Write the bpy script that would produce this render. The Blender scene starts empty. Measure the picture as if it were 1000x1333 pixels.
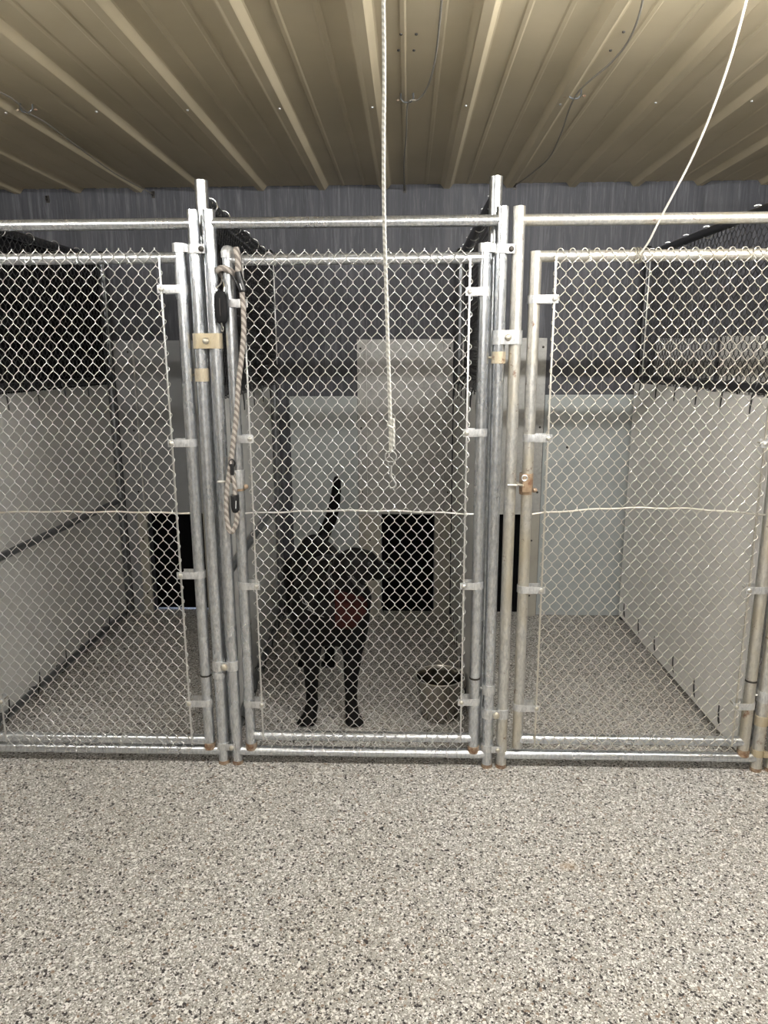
import bpy, bmesh, math, random
import numpy as np
from mathutils import Vector, Matrix, noise as mnoise
from mathutils.bvhtree import BVHTree
random.seed(7)
PI = math.pi
C = bpy.context.scene.collection

# ------------------------------------------------------------------ camera
F_PX = 934.06
CR = Vector((0.99943684, 0.03326475, -0.0044119))
CF = Vector((-0.03343844, 0.97628991, -0.21386887))
CU = Vector((-0.002807, 0.21389595, 0.97685242))
CP = Vector((0.0, -2.26983, 1.40464))
cd = bpy.data.cameras.new('camera'); cam = bpy.data.objects.new('camera', cd); C.objects.link(cam)
m = Matrix((CR, CU, -CF)).transposed().to_4x4(); m.translation = CP
cam.matrix_world = m
cd.sensor_fit = 'HORIZONTAL'; cd.sensor_width = 36; cd.lens = F_PX/1000*36
cd.clip_start = .02
bpy.context.scene.camera = cam
def ray(u, v): return CF + CR*((u-500)/F_PX) - CU*((v-666.5)/F_PX)
def atY(u, v, Y):
    d = ray(u, v); return CP + d*((Y-CP.y)/d.y)
def atZ(u, v, Z):
    d = ray(u, v); return CP + d*((Z-CP.z)/d.z)

H = 1.83; DEP = 1.498; ZC = 2.20

# ------------------------------------------------------------------ materials
def nt(name):
    mt = bpy.data.materials.new(name); mt.use_nodes = True
    t = mt.node_tree; b = t.nodes['Principled BSDF']
    return mt, t, b
def N(t, typ, **kw):
    n = t.nodes.new(typ)
    for k, v in kw.items():
        if k in n.inputs: n.inputs[k].default_value = v
        else: setattr(n, k, v)
    return n
def L(t, a, b): t.links.new(a, b)
def ramp(t, fac, stops, interp='LINEAR'):
    r = t.nodes.new('ShaderNodeValToRGB'); r.color_ramp.interpolation = interp
    e = r.color_ramp.elements
    while len(e) < len(stops): e.new(.5)
    for i, (p, c) in enumerate(stops):
        e[i].position = p; e[i].color = (c[0], c[1], c[2], 1) if not isinstance(c, (int, float)) else (c, c, c, 1)
    L(t, fac, r.inputs[0]); return r
def coords(t, scale=(1, 1, 1)):
    tc = t.nodes.new('ShaderNodeTexCoord'); mp = t.nodes.new('ShaderNodeMapping')
    mp.inputs['Scale'].default_value = scale
    L(t, tc.outputs['Object'], mp.inputs['Vector']); return mp.outputs[0]
def mix(t, fac, a, b, mode='MIX'):
    n = t.nodes.new('ShaderNodeMix'); n.data_type = 'RGBA'; n.blend_type = mode
    for s, v in ((0, fac), (6, a), (7, b)):
        if hasattr(v, 'links'): L(t, v, n.inputs[s])
        elif isinstance(v, (int, float)): n.inputs[s].default_value = v if s == 0 else (v, v, v, 1)
        else: n.inputs[s].default_value = (v[0], v[1], v[2], 1)
    return n.outputs[2]
def bump(t, b, h, strength=.3, dist=.002):
    n = t.nodes.new('ShaderNodeBump'); n.inputs['Strength'].default_value = strength; n.inputs['Distance'].default_value = dist
    L(t, h, n.inputs['Height']); L(t, n.outputs[0], b.inputs['Normal'])
def plain(name, col, rough=.5, metal=0, **kw):
    mt, t, b = nt(name)
    b.inputs['Base Color'].default_value = (*col, 1); b.inputs['Roughness'].default_value = rough; b.inputs['Metallic'].default_value = metal
    for k, v in kw.items(): b.inputs[k].default_value = v
    return mt
def galv(name, base=(.62, .64, .66), tint=(.50, .54, .60), rust=0.0, age=(.45, .40, .30), agef=0.0, rough=(.20, .36), metal=.90):
    mt, t, b = nt(name)
    v = coords(t, (1, 1, .35))
    vo = N(t, 'ShaderNodeTexVoronoi', Scale=260.0); L(t, v, vo.inputs['Vector'])
    n1 = N(t, 'ShaderNodeTexNoise', Scale=9.0, Detail=4.0, Roughness=.6); L(t, v, n1.inputs['Vector'])
    n2 = N(t, 'ShaderNodeTexNoise', Scale=120.0, Detail=3.0, Roughness=.7); L(t, v, n2.inputs['Vector'])
    c = mix(t, ramp(t, vo.outputs['Color'], [(.2, 0), (.8, 1)]).outputs[0], base, tint)
    c = mix(t, ramp(t, n2.outputs[0], [(.42, 0), (.68, .55)]).outputs[0], c, (.30, .31, .32))
    if agef > 0:
        c = mix(t, ramp(t, n1.outputs[0], [(.5-agef*.35, 0), (.75-agef*.2, 1)]).outputs[0], c, age)
    if rust > 0:
        n3 = N(t, 'ShaderNodeTexNoise', Scale=26.0, Detail=5.0, Roughness=.7); L(t, coords(t), n3.inputs['Vector'])
        fr = ramp(t, n3.outputs[0], [(.66-rust*.2, 0), (.74-rust*.15, 1)]).outputs[0]
        c = mix(t, fr, c, (.17, .085, .045))
        mm = N(t, 'ShaderNodeMath', operation='MULTIPLY'); L(t, fr, mm.inputs[0]); mm.inputs[1].default_value = -metal*.8
        m2 = N(t, 'ShaderNodeMath', operation='ADD'); L(t, mm.outputs[0], m2.inputs[0]); m2.inputs[1].default_value = metal
        L(t, m2.outputs[0], b.inputs['Metallic'])
    else: b.inputs['Metallic'].default_value = metal
    L(t, c, b.inputs['Base Color'])
    mr = N(t, 'ShaderNodeMapRange'); L(t, n1.outputs[0], mr.inputs[0]); mr.inputs[3].default_value = rough[0]; mr.inputs[4].default_value = rough[1]
    L(t, mr.outputs[0], b.inputs['Roughness'])
    bump(t, b, n2.outputs[0], .25, .0008)
    return mt

M = {}
M['galv'] = galv('galvanised_steel', base=(.74, .75, .76), tint=(.60, .63, .67))
M['galv_old'] = galv('weathered_galvanised_steel', base=(.70, .69, .655), tint=(.60, .595, .57), rust=.25, agef=.22, age=(.54, .49, .38), rough=(.3, .55), metal=.8)
M['galv_rust'] = galv('rusty_steel', base=(.50, .45, .38), tint=(.42, .37, .30), rust=.8, agef=.7, age=(.36, .26, .17), rough=(.4, .7), metal=.5)
M['band'] = galv('steel_band', base=(.76, .76, .75), tint=(.66, .67, .68), rough=(.3, .5), metal=.75)
M['band_tan'] = galv('tan_stained_band', base=(.62, .56, .44), tint=(.52, .46, .36), rust=.2, agef=.6, age=(.5, .42, .28), rough=(.35, .6), metal=.5)
M['wire'] = plain('galvanised_wire', (.78, .78, .77), .30, 1.0)
M['wire_old'] = plain('aged_wire', (.72, .69, .62), .34, .95)
M['wire_black'] = plain('black_coated_wire', (.05, .05, .052), .28, .3)
M['black_tube'] = plain('black_painted_tube', (.035, .036, .04), .33, .3)
M['dark'] = plain('dark_screw', (.05, .045, .04), .5, .4)
M['cable_tie'] = plain('black_nylon', (.02, .02, .02), .45)
M['cloth'] = plain('black_shade_cloth', (.014, .014, .016), .9, 0, **{'Specular IOR Level': .2})

def m_floor():
    mt, t, b = nt('speckled_epoxy_flake_floor'); v = coords(t)
    vo = N(t, 'ShaderNodeTexVoronoi', Scale=330.0); L(t, v, vo.inputs['Vector'])
    sep = t.nodes.new('ShaderNodeSeparateColor'); L(t, vo.outputs['Color'], sep.inputs[0])
    c = ramp(t, sep.outputs[0], [(0, (.04, .036, .034)), (.07, (.16, .135, .11)), (.14, (.28, .265, .24)), (.28, (.38, .365, .335)), (.50, (.46, .445, .41)),
                                 (.74, (.58, .57, .535)), (.86, (.90, .89, .86))], 'CONSTANT').outputs[0]
    vo2 = N(t, 'ShaderNodeTexVoronoi', Scale=170.0); L(t, v, vo2.inputs['Vector'])
    s2 = t.nodes.new('ShaderNodeSeparateColor'); L(t, vo2.outputs['Color'], s2.inputs[0])
    gt = N(t, 'ShaderNodeMath', operation='GREATER_THAN'); L(t, s2.outputs[1], gt.inputs[0]); gt.inputs[1].default_value = .82
    c2 = ramp(t, s2.outputs[0], [(0, (.035, .03, .03)), (.34, (.27, .20, .15)), (.46, (.45, .42, .37)), (.62, (.84, .83, .79))], 'CONSTANT').outputs[0]
    c = mix(t, gt.outputs[0], c, c2)
    n = N(t, 'ShaderNodeTexNoise', Scale=1.6, Detail=4.0, Roughness=.6); L(t, v, n.inputs['Vector'])
    c = mix(t, 1.0, c, ramp(t, n.outputs[0], [(.3, (.81, .80, .79)), (.7, (.88, .88, .895))]).outputs[0], 'MULTIPLY')
    # faint brown stains with a shape of their own
    n2 = N(t, 'ShaderNodeTexNoise', Scale=4.5, Detail=5.0, Roughness=.65); L(t, v, n2.inputs['Vector'])
    c = mix(t, ramp(t, n2.outputs[0], [(.68, 0), (.80, .45)]).outputs[0], c, (.34, .26, .18))
    sp = atZ(738, 1127, 0)
    tc = t.nodes.new('ShaderNodeTexCoord'); wn = N(t, 'ShaderNodeTexNoise', Scale=22.0, Detail=4.0); L(t, tc.outputs['Object'], wn.inputs['Vector'])
    vs = t.nodes.new('ShaderNodeVectorMath'); vs.operation = 'SUBTRACT'; L(t, tc.outputs['Object'], vs.inputs[0]); vs.inputs[1].default_value = tuple(sp)
    vm = t.nodes.new('ShaderNodeVectorMath'); vm.operation = 'MULTIPLY'; L(t, vs.outputs[0], vm.inputs[0]); vm.inputs[1].default_value = (1, 1.6, 1)
    vl = t.nodes.new('ShaderNodeVectorMath'); vl.operation = 'LENGTH'; L(t, vm.outputs[0], vl.inputs[0])
    ad = N(t, 'ShaderNodeMath', operation='MULTIPLY_ADD'); L(t, wn.outputs[0], ad.inputs[0]); ad.inputs[1].default_value = .05; L(t, vl.outputs['Value'], ad.inputs[2])
    c = mix(t, ramp(t, ad.outputs[0], [(.035, .5), (.062, 0)]).outputs[0], c, (.34, .24, .15))
    L(t, c, b.inputs['Base Color'])
    b.inputs['Roughness'].default_value = .42
    b.inputs['Specular IOR Level'].default_value = .35
    bump(t, b, sep.outputs[1], .25, .0012)
    return mt
M['floor'] = m_floor()
def m_ceiling():
    mt, t, b = nt('tan_painted_steel_roof'); v = coords(t)
    n = N(t, 'ShaderNodeTexNoise', Scale=2.2, Detail=5.0, Roughness=.6); L(t, v, n.inputs['Vector'])
    c = ramp(t, n.outputs[0], [(.3, (.44, .38, .26)), (.7, (.52, .45, .315))]).outputs[0]
    n2 = N(t, 'ShaderNodeTexNoise', Scale=38.0, Detail=6.0, Roughness=.75); L(t, v, n2.inputs['Vector'])
    c = mix(t, ramp(t, n2.outputs[0], [(.69, 0), (.76, .6)]).outputs[0], c, (.16, .11, .06))
    L(t, c, b.inputs['Base Color']); b.inputs['Roughness'].default_value = .5; b.inputs['Specular IOR Level'].default_value = .35
    return mt
M['ceiling'] = m_ceiling()
def m_siding():
    mt, t, b = nt('grey_woodgrain_siding'); v = coords(t, (1, 1, .05))
    n = N(t, 'ShaderNodeTexNoise', Scale=26.0, Detail=6.0, Roughness=.72, Distortion=1.2); L(t, v, n.inputs['Vector'])
    n1 = N(t, 'ShaderNodeTexNoise', Scale=110.0, Detail=4.0, Roughness=.7, Distortion=.6); L(t, v, n1.inputs['Vector'])
    n3 = N(t, 'ShaderNodeTexNoise', Scale=7.0, Detail=2.0); L(t, v, n3.inputs['Vector'])
    c = ramp(t, n.outputs[0], [(.34, (.042, .044, .053)), (.55, (.070, .072, .085)), (.70, (.15, .153, .170))]).outputs[0]
    c = mix(t, ramp(t, n1.outputs[0], [(.54, 0), (.66, .5)]).outputs[0], c, (.17, .173, .19))
    c = mix(t, ramp(t, n3.outputs[0], [(.60, 0), (.68, .30)]).outputs[0], c, (.12, .123, .135))
    L(t, c, b.inputs['Base Color']); b.inputs['Roughness'].default_value = .6
    bump(t, b, n.outputs[0], .5, .003)
    return mt
M['siding'] = m_siding()
def m_sheet(name, a, bcol, sc=5.0, rough=.45, metal=0., mott=0.):
    mt, t, b = nt(name); v = coords(t)
    n = N(t, 'ShaderNodeTexNoise', Scale=sc, Detail=5.0, Roughness=.65); L(t, v, n.inputs['Vector'])
    c = ramp(t, n.outputs[0], [(.3, a), (.7, bcol)]).outputs[0]
    if mott:
        vo = N(t, 'ShaderNodeTexVoronoi', Scale=70.0); L(t, v, vo.inputs['Vector'])
        c = mix(t, ramp(t, vo.outputs['Color'], [(.2, 0), (.8, mott)]).outputs[0], c, (.5, .5, .48))
    L(t, c, b.inputs['Base Color']); b.inputs['Roughness'].default_value = rough; b.inputs['Metallic'].default_value = metal
    return mt
M['grey_sheet'] = m_sheet('grey_painted_panel', (.24, .245, .25), (.29, .295, .30))
M['pale_sheet'] = m_sheet('pale_grey_green_panel', (.36, .39, .39), (.44, .47, .465))
M['metal_sheet'] = m_sheet('mottled_metal_panel', (.33, .325, .31), (.43, .425, .40), 9.0, .5, .25, .5)
M['trim'] = m_sheet('beige_trim', (.33, .31, .27), (.42, .40, .34))
def m_plastic(name, ca, cb):
    mt, t, b = nt(name); v = coords(t)
    n = N(t, 'ShaderNodeTexNoise', Scale=3.0, Detail=4.0); L(t, v, n.inputs['Vector'])
    c = ramp(t, n.outputs[0], [(.3, ca), (.7, cb)]).outputs[0]
    L(t, c, b.inputs['Base Color']); b.inputs['Roughness'].default_value = .38
    tr = t.nodes.new('ShaderNodeBsdfTranslucent'); tr.inputs[0].default_value = (.75, .74, .7, 1)
    ms = t.nodes.new('ShaderNodeMixShader'); ms.inputs[0].default_value = .06
    L(t, b.outputs[0], ms.inputs[1]); L(t, tr.outputs[0], ms.inputs[2]); L(t, ms.outputs[0], t.nodes['Material Output'].inputs[0])
    return mt
M['plastic'] = m_plastic('white_plastic_board', (.86, .845, .815), (.92, .905, .875))
M['plastic_shaded'] = m_plastic('shaded_white_plastic_board', (.66, .655, .635), (.74, .735, .71))  # same white plastic, with the dimmer boards' shade put into its colour
M['shaded_galv'] = galv('shaded_galvanised_tube', base=(.24, .25, .26), tint=(.18, .19, .20), rough=(.25, .42), metal=.85)  # same galvanised steel, base colour darkened to paint the divider tubes as unlit
M['rubber'] = plain('black_rubber', (.003, .003, .0035), .9, 0, **{'Specular IOR Level': .1})
M['wall'] = plain('white_steel_wall', (.50, .49, .47), .6)
def m_rope(name, a, bcol, sc=220.0, ang=True):
    mt, t, b = nt(name); v = coords(t)
    w = N(t, 'ShaderNodeTexWave', Scale=sc, Distortion=1.0); w.wave_type = 'BANDS'; w.bands_direction = 'DIAGONAL'
    L(t, v, w.inputs['Vector'])
    L(t, ramp(t, w.outputs[0], [(.35, a), (.65, bcol)]).outputs[0], b.inputs['Base Color']); b.inputs['Roughness'].default_value = .8
    bump(t, b, w.outputs[0], .5, .001); return mt
M['leash'] = m_rope('beige_braided_rope', (.20, .175, .155), (.44, .40, .36), 28.0)
M['rope'] = m_rope('white_rope', (.55, .54, .50), (.80, .79, .74), 70.0)
M['cable'] = plain('grey_cable', (.62, .60, .54), .5)
M['ceil_cable'] = m_rope('dull_steel_cable', (.13, .12, .10), (.30, .28, .24), 120.0)
M['black_vinyl'] = plain('black_vinyl', (.012, .012, .013), .38)
M['pouch'] = plain('black_nylon_pouch', (.008, .008, .009), .7, 0, **{'Specular IOR Level': .25})
M['chrome'] = plain('bright_steel', (.85, .84, .80), .18, 1.0)
M['brass'] = plain('worn_brass', (.60, .42, .24), .35, .8)
M['white_print'] = plain('white_print', (.8, .8, .8), .5)
M['steel_pail'] = galv('stainless_pail', base=(.42, .39, .34), tint=(.37, .345, .31), rough=(.12, .22), metal=1.0)
def m_fur():
    mt, t, b = nt('black_fur'); v = coords(t, (1, 1, .4))
    n = N(t, 'ShaderNodeTexNoise', Scale=160.0, Detail=3.0); L(t, v, n.inputs['Vector'])
    L(t, ramp(t, n.outputs[0], [(.3, (.003, .003, .0032)), (.75, (.009, .0085, .008))]).outputs[0], b.inputs['Base Color'])
    b.inputs['Roughness'].default_value = .55; b.inputs['Specular IOR Level'].default_value = .10
    bump(t, b, n.outputs[0], .5, .002); return mt
M['fur'] = m_fur()
M['harness'] = m_sheet('dark_red_webbing', (.020, .006, .005), (.036, .012, .010), 30.0, .9)

M['harness'].node_tree.nodes['Principled BSDF'].inputs['Specular IOR Level'].default_value = .08
M['grey_print'] = plain('grey_print', (.22, .22, .22), .7)

# ------------------------------------------------------------------ mesh helpers
class MB:
    def __init__(s): s.v = []; s.f = []; s.n = 0
    def add(s, V, F):
        V = np.asarray(V, float).reshape(-1, 3); s.v.append(V)
        s.f.extend([tuple(i+s.n for i in q) for q in F]); s.n += len(V); return s
def frame_of(d):
    d = Vector(d).normalized(); a = Vector((0, 0, 1)) if abs(d.z) < .9 else Vector((1, 0, 0))
    u = d.cross(a).normalized(); return u, d.cross(u).normalized()
def sweep(pts, r, k=8, caps=True, closed=False):
    P = [Vector(p) for p in pts]; n = len(P)
    R = r if hasattr(r, '__len__') else [r]*n
    V = []; u = None
    for i in range(n):
        a = P[i-1] if (i > 0 or closed) else P[i]; b_ = P[(i+1) % n] if (i < n-1 or closed) else P[i]
        d = (b_-a).normalized()
        if u is None: u, w = frame_of(d)
        else:
            u = (u - d*u.dot(d)).normalized(); w = d.cross(u)
        for j in range(k):
            t = 2*PI*j/k; V.append(P[i] + (u*math.cos(t) + w*math.sin(t))*R[i])
    Fs = []
    for i in range(n if closed else n-1):
        i2 = (i+1) % n
        for j in range(k):
            j2 = (j+1) % k; Fs.append((i*k+j, i*k+j2, i2*k+j2, i2*k+j))
    if caps and not closed:
        Fs.append(tuple(range(k-1, -1, -1))); Fs.append(tuple((n-1)*k+j for j in range(k)))
    return [tuple(q) for q in V], Fs
def tube(mb, pts, r, k=8, caps=True, closed=False): return mb.add(*sweep(pts, r, k, caps, closed))
def pipe(mb, a, b_, r, k=20, hollow=False, wall=.0022):
    """a straight pipe; hollow top end when asked"""
    if not hollow: return tube(mb, [a, b_], r, k)
    a = Vector(a); b_ = Vector(b_); d = (b_-a).normalized()
    pts = [a, b_, b_, b_-d*.03]; V, Fs = [], []
    u, w = frame_of(d)
    for p, rr in zip(pts, (r, r, r-wall, r-wall)):
        for j in range(k):
            t = 2*PI*j/k; V.append(tuple(p + (u*math.cos(t)+w*math.sin(t))*rr))
    for i in range(3):
        for j in range(k): Fs.append((i*k+j, i*k+(j+1) % k, (i+1)*k+(j+1) % k, (i+1)*k+j))
    Fs.append(tuple(range(k-1, -1, -1))); Fs.append(tuple(3*k+j for j in range(k)))
    return mb.add(V, Fs)
def box(mb, lo, hi, ch=0.0):
    bm = bmesh.new(); bmesh.ops.create_cube(bm, size=1)
    lo = Vector(lo); hi = Vector(hi); c = (lo+hi)/2; s = hi-lo
    for v in bm.verts: v.co = Vector((v.co.x*s.x, v.co.y*s.y, v.co.z*s.z)) + c
    if ch: bmesh.ops.bevel(bm, geom=bm.edges[:], offset=ch, segments=2, profile=.7, affect='EDGES')
    bm.verts.index_update()
    mb.add([tuple(v.co) for v in bm.verts], [tuple(v.index for v in f.verts) for f in bm.faces]); bm.free(); return mb
def ball(mb, c, r, sx=1, sy=1, sz=1, u=12, v=8):
    V = []; Fs = []
    for i in range(v+1):
        ph = PI*i/v
        for j in range(u):
            th = 2*PI*j/u
            V.append((c[0]+r*sx*math.sin(ph)*math.cos(th), c[1]+r*sy*math.sin(ph)*math.sin(th), c[2]+r*sz*math.cos(ph)))
    for i in range(v):
        for j in range(u): Fs.append((i*u+j, (i+1)*u+j, (i+1)*u+(j+1) % u, i*u+(j+1) % u))
    return mb.add(V, Fs)
def lathe(mb, prof, c, k=40):
    V = []; Fs = []
    for r, z in prof:
        for j in range(k):
            t = 2*PI*j/k; V.append((c[0]+r*math.cos(t), c[1]+r*math.sin(t), c[2]+z))
    for i in range(len(prof)-1):
        for j in range(k): Fs.append((i*k+j, i*k+(j+1) % k, (i+1)*k+(j+1) % k, (i+1)*k+j))
    return mb.add(V, Fs)
def ring(mb, c, r, h, th=.0022, k=24, a0=0, a1=2*PI):
    """flat strap bent round a vertical pipe"""
    full = abs(a1-a0-2*PI) < 1e-4; n = k if full else k+1
    V = []; Fs = []
    for i in range(n):
        t = a0+(a1-a0)*i/k
        for rr, z in ((r, -h/2), (r+th, -h/2), (r+th, h/2), (r, h/2)):
            V.append((c[0]+rr*math.cos(t), c[1]+rr*math.sin(t), c[2]+z))
    for i in range(k):
        i2 = (i+1) % n
        for j in range(4): Fs.append((i*4+j, i2*4+j, i2*4+(j+1) % 4, i*4+(j+1) % 4))
    if not full: Fs += [(0, 1, 2, 3), tuple(k*4+j for j in (3, 2, 1, 0))]
    return mb.add(V, Fs)
def bolt(mb, c, r, d=(0, -1, 0), h=.006):
    d = Vector(d); c = Vector(c)
    return tube(mb, [c, c+d*h*.5, c+d*h*.85, c+d*h], [r, r, r*.75, r*.3], 10)

OFF = {}
def empty(name, loc, label, cat, group=None):
    o = bpy.data.objects.new(name, None); C.objects.link(o); o.location = loc; o.empty_display_size = .05
    o['label'] = label; o['category'] = cat
    if group: o['group'] = group
    OFF[o.name] = Vector(loc); return o
def build(name, mb, mat, parent=None, smooth=True, origin=None, mods=None):
    """one mesh object; vertices are given in world space"""
    off = OFF[parent.name] if parent else Vector(origin or (0, 0, 0))
    me = bpy.data.meshes.new(name)
    V = np.concatenate(mb.v) - np.array(off)
    me.from_pydata(V.tolist(), [], mb.f); me.materials.append(mat)
    me.update()
    o = bpy.data.objects.new(name, me); C.objects.link(o)
    if smooth:
        me.shade_smooth()
        if smooth is True: me.set_sharp_from_angle(angle=math.radians(40))
    if parent: o.parent = parent; OFF[o.name] = off
    else: o.location = off; OFF[o.name] = off
    return o
def tag(o, label, cat, group=None):
    o['label'] = label; o['category'] = cat
    if group: o['group'] = group
    return o
def struct(name, mb, mat, smooth=False):
    o = build(name, mb, mat, None, smooth); o['kind'] = 'structure'; return o
def children(o): return [c for c in list(C.objects) if c.parent == o]
def copy_tree(o, parent=None):
    c = o.copy(); C.objects.link(c)
    if parent: c.parent = parent
    for ch in children(o): copy_tree(ch, c)
    return c

# ------------------------------------------------------------------ chain link
def link_wire(a, b_, n_half, r, side, t, k=5, curl=0., loop=False):
    """one woven wire: zigzags over n_half half diamonds, hooking round its neighbours at each turn"""
    P = []
    x = 0 if side > 0 else 1
    e = r*.55; dz = .0034
    for i in range(n_half+1):
        last = i == n_half
        xc = -e if x == 0 else a+e
        z = i*b_; d = 1 if x == 1 else -1
        s_in = t if x == 0 else -t       # the run that arrives here
        if i > 0: P.append((xc-d*.0006, s_in*.8, z-dz))
        if not (last and loop): P.append((xc, 0., z))
        if not last:
            P.append((xc-d*.0006, -s_in*.8, z+dz))
            X0 = 0 if x == 0 else a; X1 = a-X0; s2 = -t if x == 0 else t
            P.append(((X0+X1)/2, s2, z+b_/2)); x = 1-x
    top_right = (x == 1); d = 1 if top_right else -1
    z = n_half*b_; xe = a if top_right else 0
    if loop:
        P.pop(); q = .0095; zc = z-.0125
        for th in (0, 30, 60, 90, 120, 150, 172):
            th = math.radians(th); P.append((xe-d*q*math.cos(th), -d*.0016+.004*math.sin(th/2), zc+.013*math.sin(th)))
    else:
        P += [(P[-1][0]+d*.0008, .001, z+.0012)]
    if curl:
        x0, _, z0 = P[0]
        if x0 > a/2: P = [(x0-.001, .003, z0-.003), (x0-.005, .001, z0-.010), (x0-.001, -.003, z0-.012)][::-1] + P
        else: P = [(x0-.003, 0, z0-.004)] + P
    return P
def chain_link(mb, width, z0, z1, a=.0181, b_=.0236, r=.00118, t=.0023, k=5, loop=False, curl=True, origin=(0, 0, 0), axis='X'):
    nx = int(round(width/a)); a = width/nx
    nh = int(round((z1-z0)/b_)); b_ = (z1-z0)/nh
    protos = []
    for side in (1, -1):
        V, Fs = sweep(link_wire(a, b_, nh, r, side, t, k, loop=loop, curl=curl), r, k)
        protos.append((np.array(V), Fs))
    for i in range(nx):
        V, Fs = protos[i % 2]
        W = V.copy(); W[:, 0] += i*a; W[:, 2] += z0
        # slack: the fabric is never perfectly regular
        W[:, 1] += .0025*np.sin(W[:, 2]*7+i*.11); W[:, 0] += .0012*np.sin(W[:, 2]*5.0+1.0)
        if axis == 'Y': W = np.stack([-W[:, 1], W[:, 0], W[:, 2]], 1)
        W += np.array(origin)
        mb.add(W, Fs)

# ------------------------------------------------------------------ the setting
mb = MB(); box(mb, (-3.6, -5.0, -.06), (3.6, DEP+.7, 0)); struct('floor', mb, M['floor'])
# ribbed steel ceiling
XS = []; p = .3048
x = -.12-12*p
prof = []
while x < 3.6:
    for dx, z in ((-.036, .022), (-.031, .0205), (-.0165, .003), (-.013, 0), (.013, 0), (.0165, .003), (.031, .0205), (.036, .022)): prof.append((x+dx, ZC-.004+z))
    for c0 in (.102, .203):
        for dx, z in ((-.010, .022), (-.005, .0195), (.005, .0195), (.010, .022)): prof.append((x+c0+dx, ZC-.004+z))
    x += p
V = []; Fs = []
for X, z in prof: V += [(X, -5.0, z), (X, DEP+.02, z), (X, -5.0, ZC+.08), (X, DEP+.02, ZC+.08)]
for i in range(len(prof)-1):
    q = i*4; w = q+4
    Fs += [(q, q+1, w+1, w), (q+2, w+2, w+3, q+3), (q, w, w+2, q+2), (q+1, q+3, w+3, w+1)]
mb = MB(); mb.add(V, Fs); struct('ceiling', mb, M['ceiling'])
# back wall with three dog openings
OP = [(-1.417, -1.108), (-.146, .143), (.334, .623)]; ZO = .572
mb = MB()
xs = [-3.6]+[q for o in OP for q in o]+[3.6]
for i in range(0, len(xs), 2): box(mb, (xs[i], DEP, 0), (xs[i+1], DEP+.12, ZO))
box(mb, (-3.6, DEP, ZO), (3.6, DEP+.12, ZC+.06))
struct('wall_back', mb, M['siding'])
for nm, lo, hi in (('wall_left', (-3.7, -5.0, 0), (-3.6, DEP+.7, ZC+.08)), ('wall_right', (3.6, -5.0, 0), (3.7, DEP+.7, ZC+.08)), ('wall_front', (-3.7, -5.1, 0), (3.7, -5.0, ZC+.08))):
    mb = MB(); box(mb, lo, hi); struct(nm, mb, M['wall'])

# cladding panels on the back wall
def flat_panel(name, x0, x1, z0, z1, th, mat, label, cat, cut=None, screws=()):
    mb = MB()
    y0, y1 = DEP-th, DEP-.0005
    if cut:
        c0, c1, cz = cut
        if c0 > x0: box(mb, (x0, y0, z0), (c0, y1, cz))
        if c1 < x1: box(mb, (c1, y0, z0), (x1, y1, cz))
        box(mb, (x0, y0, cz), (x1, y1, z1))
    else: box(mb, (x0, y0, z0), (x1, y1, z1))
    o = empty(name, ((x0+x1)/2, DEP-th, z0), label, cat)
    build('sheet', mb, mat, o, False)
    for sx, sz in screws:
        s = MB(); bolt(s, (sx, y0, sz), .007, h=.004); build('screw', s, M['dark'], o)
    return o
flat_panel('wall_panel', -1.53, -.86, .004, 1.482, .006, M['grey_sheet'], 'smooth grey panel on the back wall of the left kennel, around its dog opening', 'panel', (OP[0][0], OP[0][1], ZO))
flat_panel('wall_panel', -.62, -.266, .004, 1.195, .006, M['pale_sheet'], 'pale grey panel on the back wall behind the black dog', 'panel')
flat_panel('wall_panel', .705, 1.20, .004, 1.20, .006, M['pale_sheet'], 'pale grey-green panel on the back wall of the right kennel, left of the corner', 'panel', None, [(.83, .93)])
flat_panel('wall_panel', 1.25, 1.55, .004, 1.48, .006, M['grey_sheet'], 'grey panel on the back wall seen through the right divider', 'panel', None)
flat_panel('wall_panel', 1.57, 2.3, .004, 1.49, .010, M['metal_sheet'], 'lighter metal panel on the back wall beyond the right divider', 'panel', None)

# guillotine dog doors: frame, cover plate above, black flap in the opening
def dog_door(x0, x1, lab, ztop, plate_l, plate_r, gap=0.0, mat='metal_sheet'):
    o = empty('dog_door', ((x0+x1)/2, DEP, 0), lab, 'dog door', 'dog doors in the back wall')
    mb = MB(); box(mb, (plate_l, DEP-.018, ZO), (plate_r, DEP-.0065, ztop), .001); cv = build('cover_plate', mb, M[mat], o, False)
    for sx in (plate_l+.018, plate_r-.018):
        for sz in (ztop-.045, ztop-.45, ZO+.12):
            s = MB(); bolt(s, (sx, DEP-.018, sz), .006, h=.004); build('screw', s, M['dark'], cv)
    for a, b_ in ((plate_l, x0), (x1, plate_r)):
        mb = MB(); box(mb, (a, DEP-.022, 0.001), (b_, DEP-.0065, ZO), .001)
        side = build('side_frame', mb, M['trim'], o, False)
        s = MB(); bolt(s, ((a+b_)/2, DEP-.022, .12), .005, h=.004); bolt(s, ((a+b_)/2, DEP-.022, .43), .005, h=.004); build('screw', s, M['dark'], side)
    for a in (plate_l+.045, plate_r-.045):
        mb = MB(); box(mb, (a-.004, DEP-.028, ZO), (a+.004, DEP-.018, ztop-.005), .001); build('guide_rail', mb, M['metal_sheet'], o, False)
    mb = MB(); box(mb, (x0+.002, DEP+.05, gap), (x1-.002, DEP+.06, ZO-.002)); build('flap', mb, M['rubber'], o, False)
    return o
dog_door(*OP[0], 'black dog door low in the left kennel, daylight under its flap', 1.47, OP[0][0]-.05, OP[0][1]+.05, .012, 'grey_sheet')
dog_door(*OP[1], 'black dog door with metal cover plate, right of the dog in the centre kennel', 1.482, -.263, .228)
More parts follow.
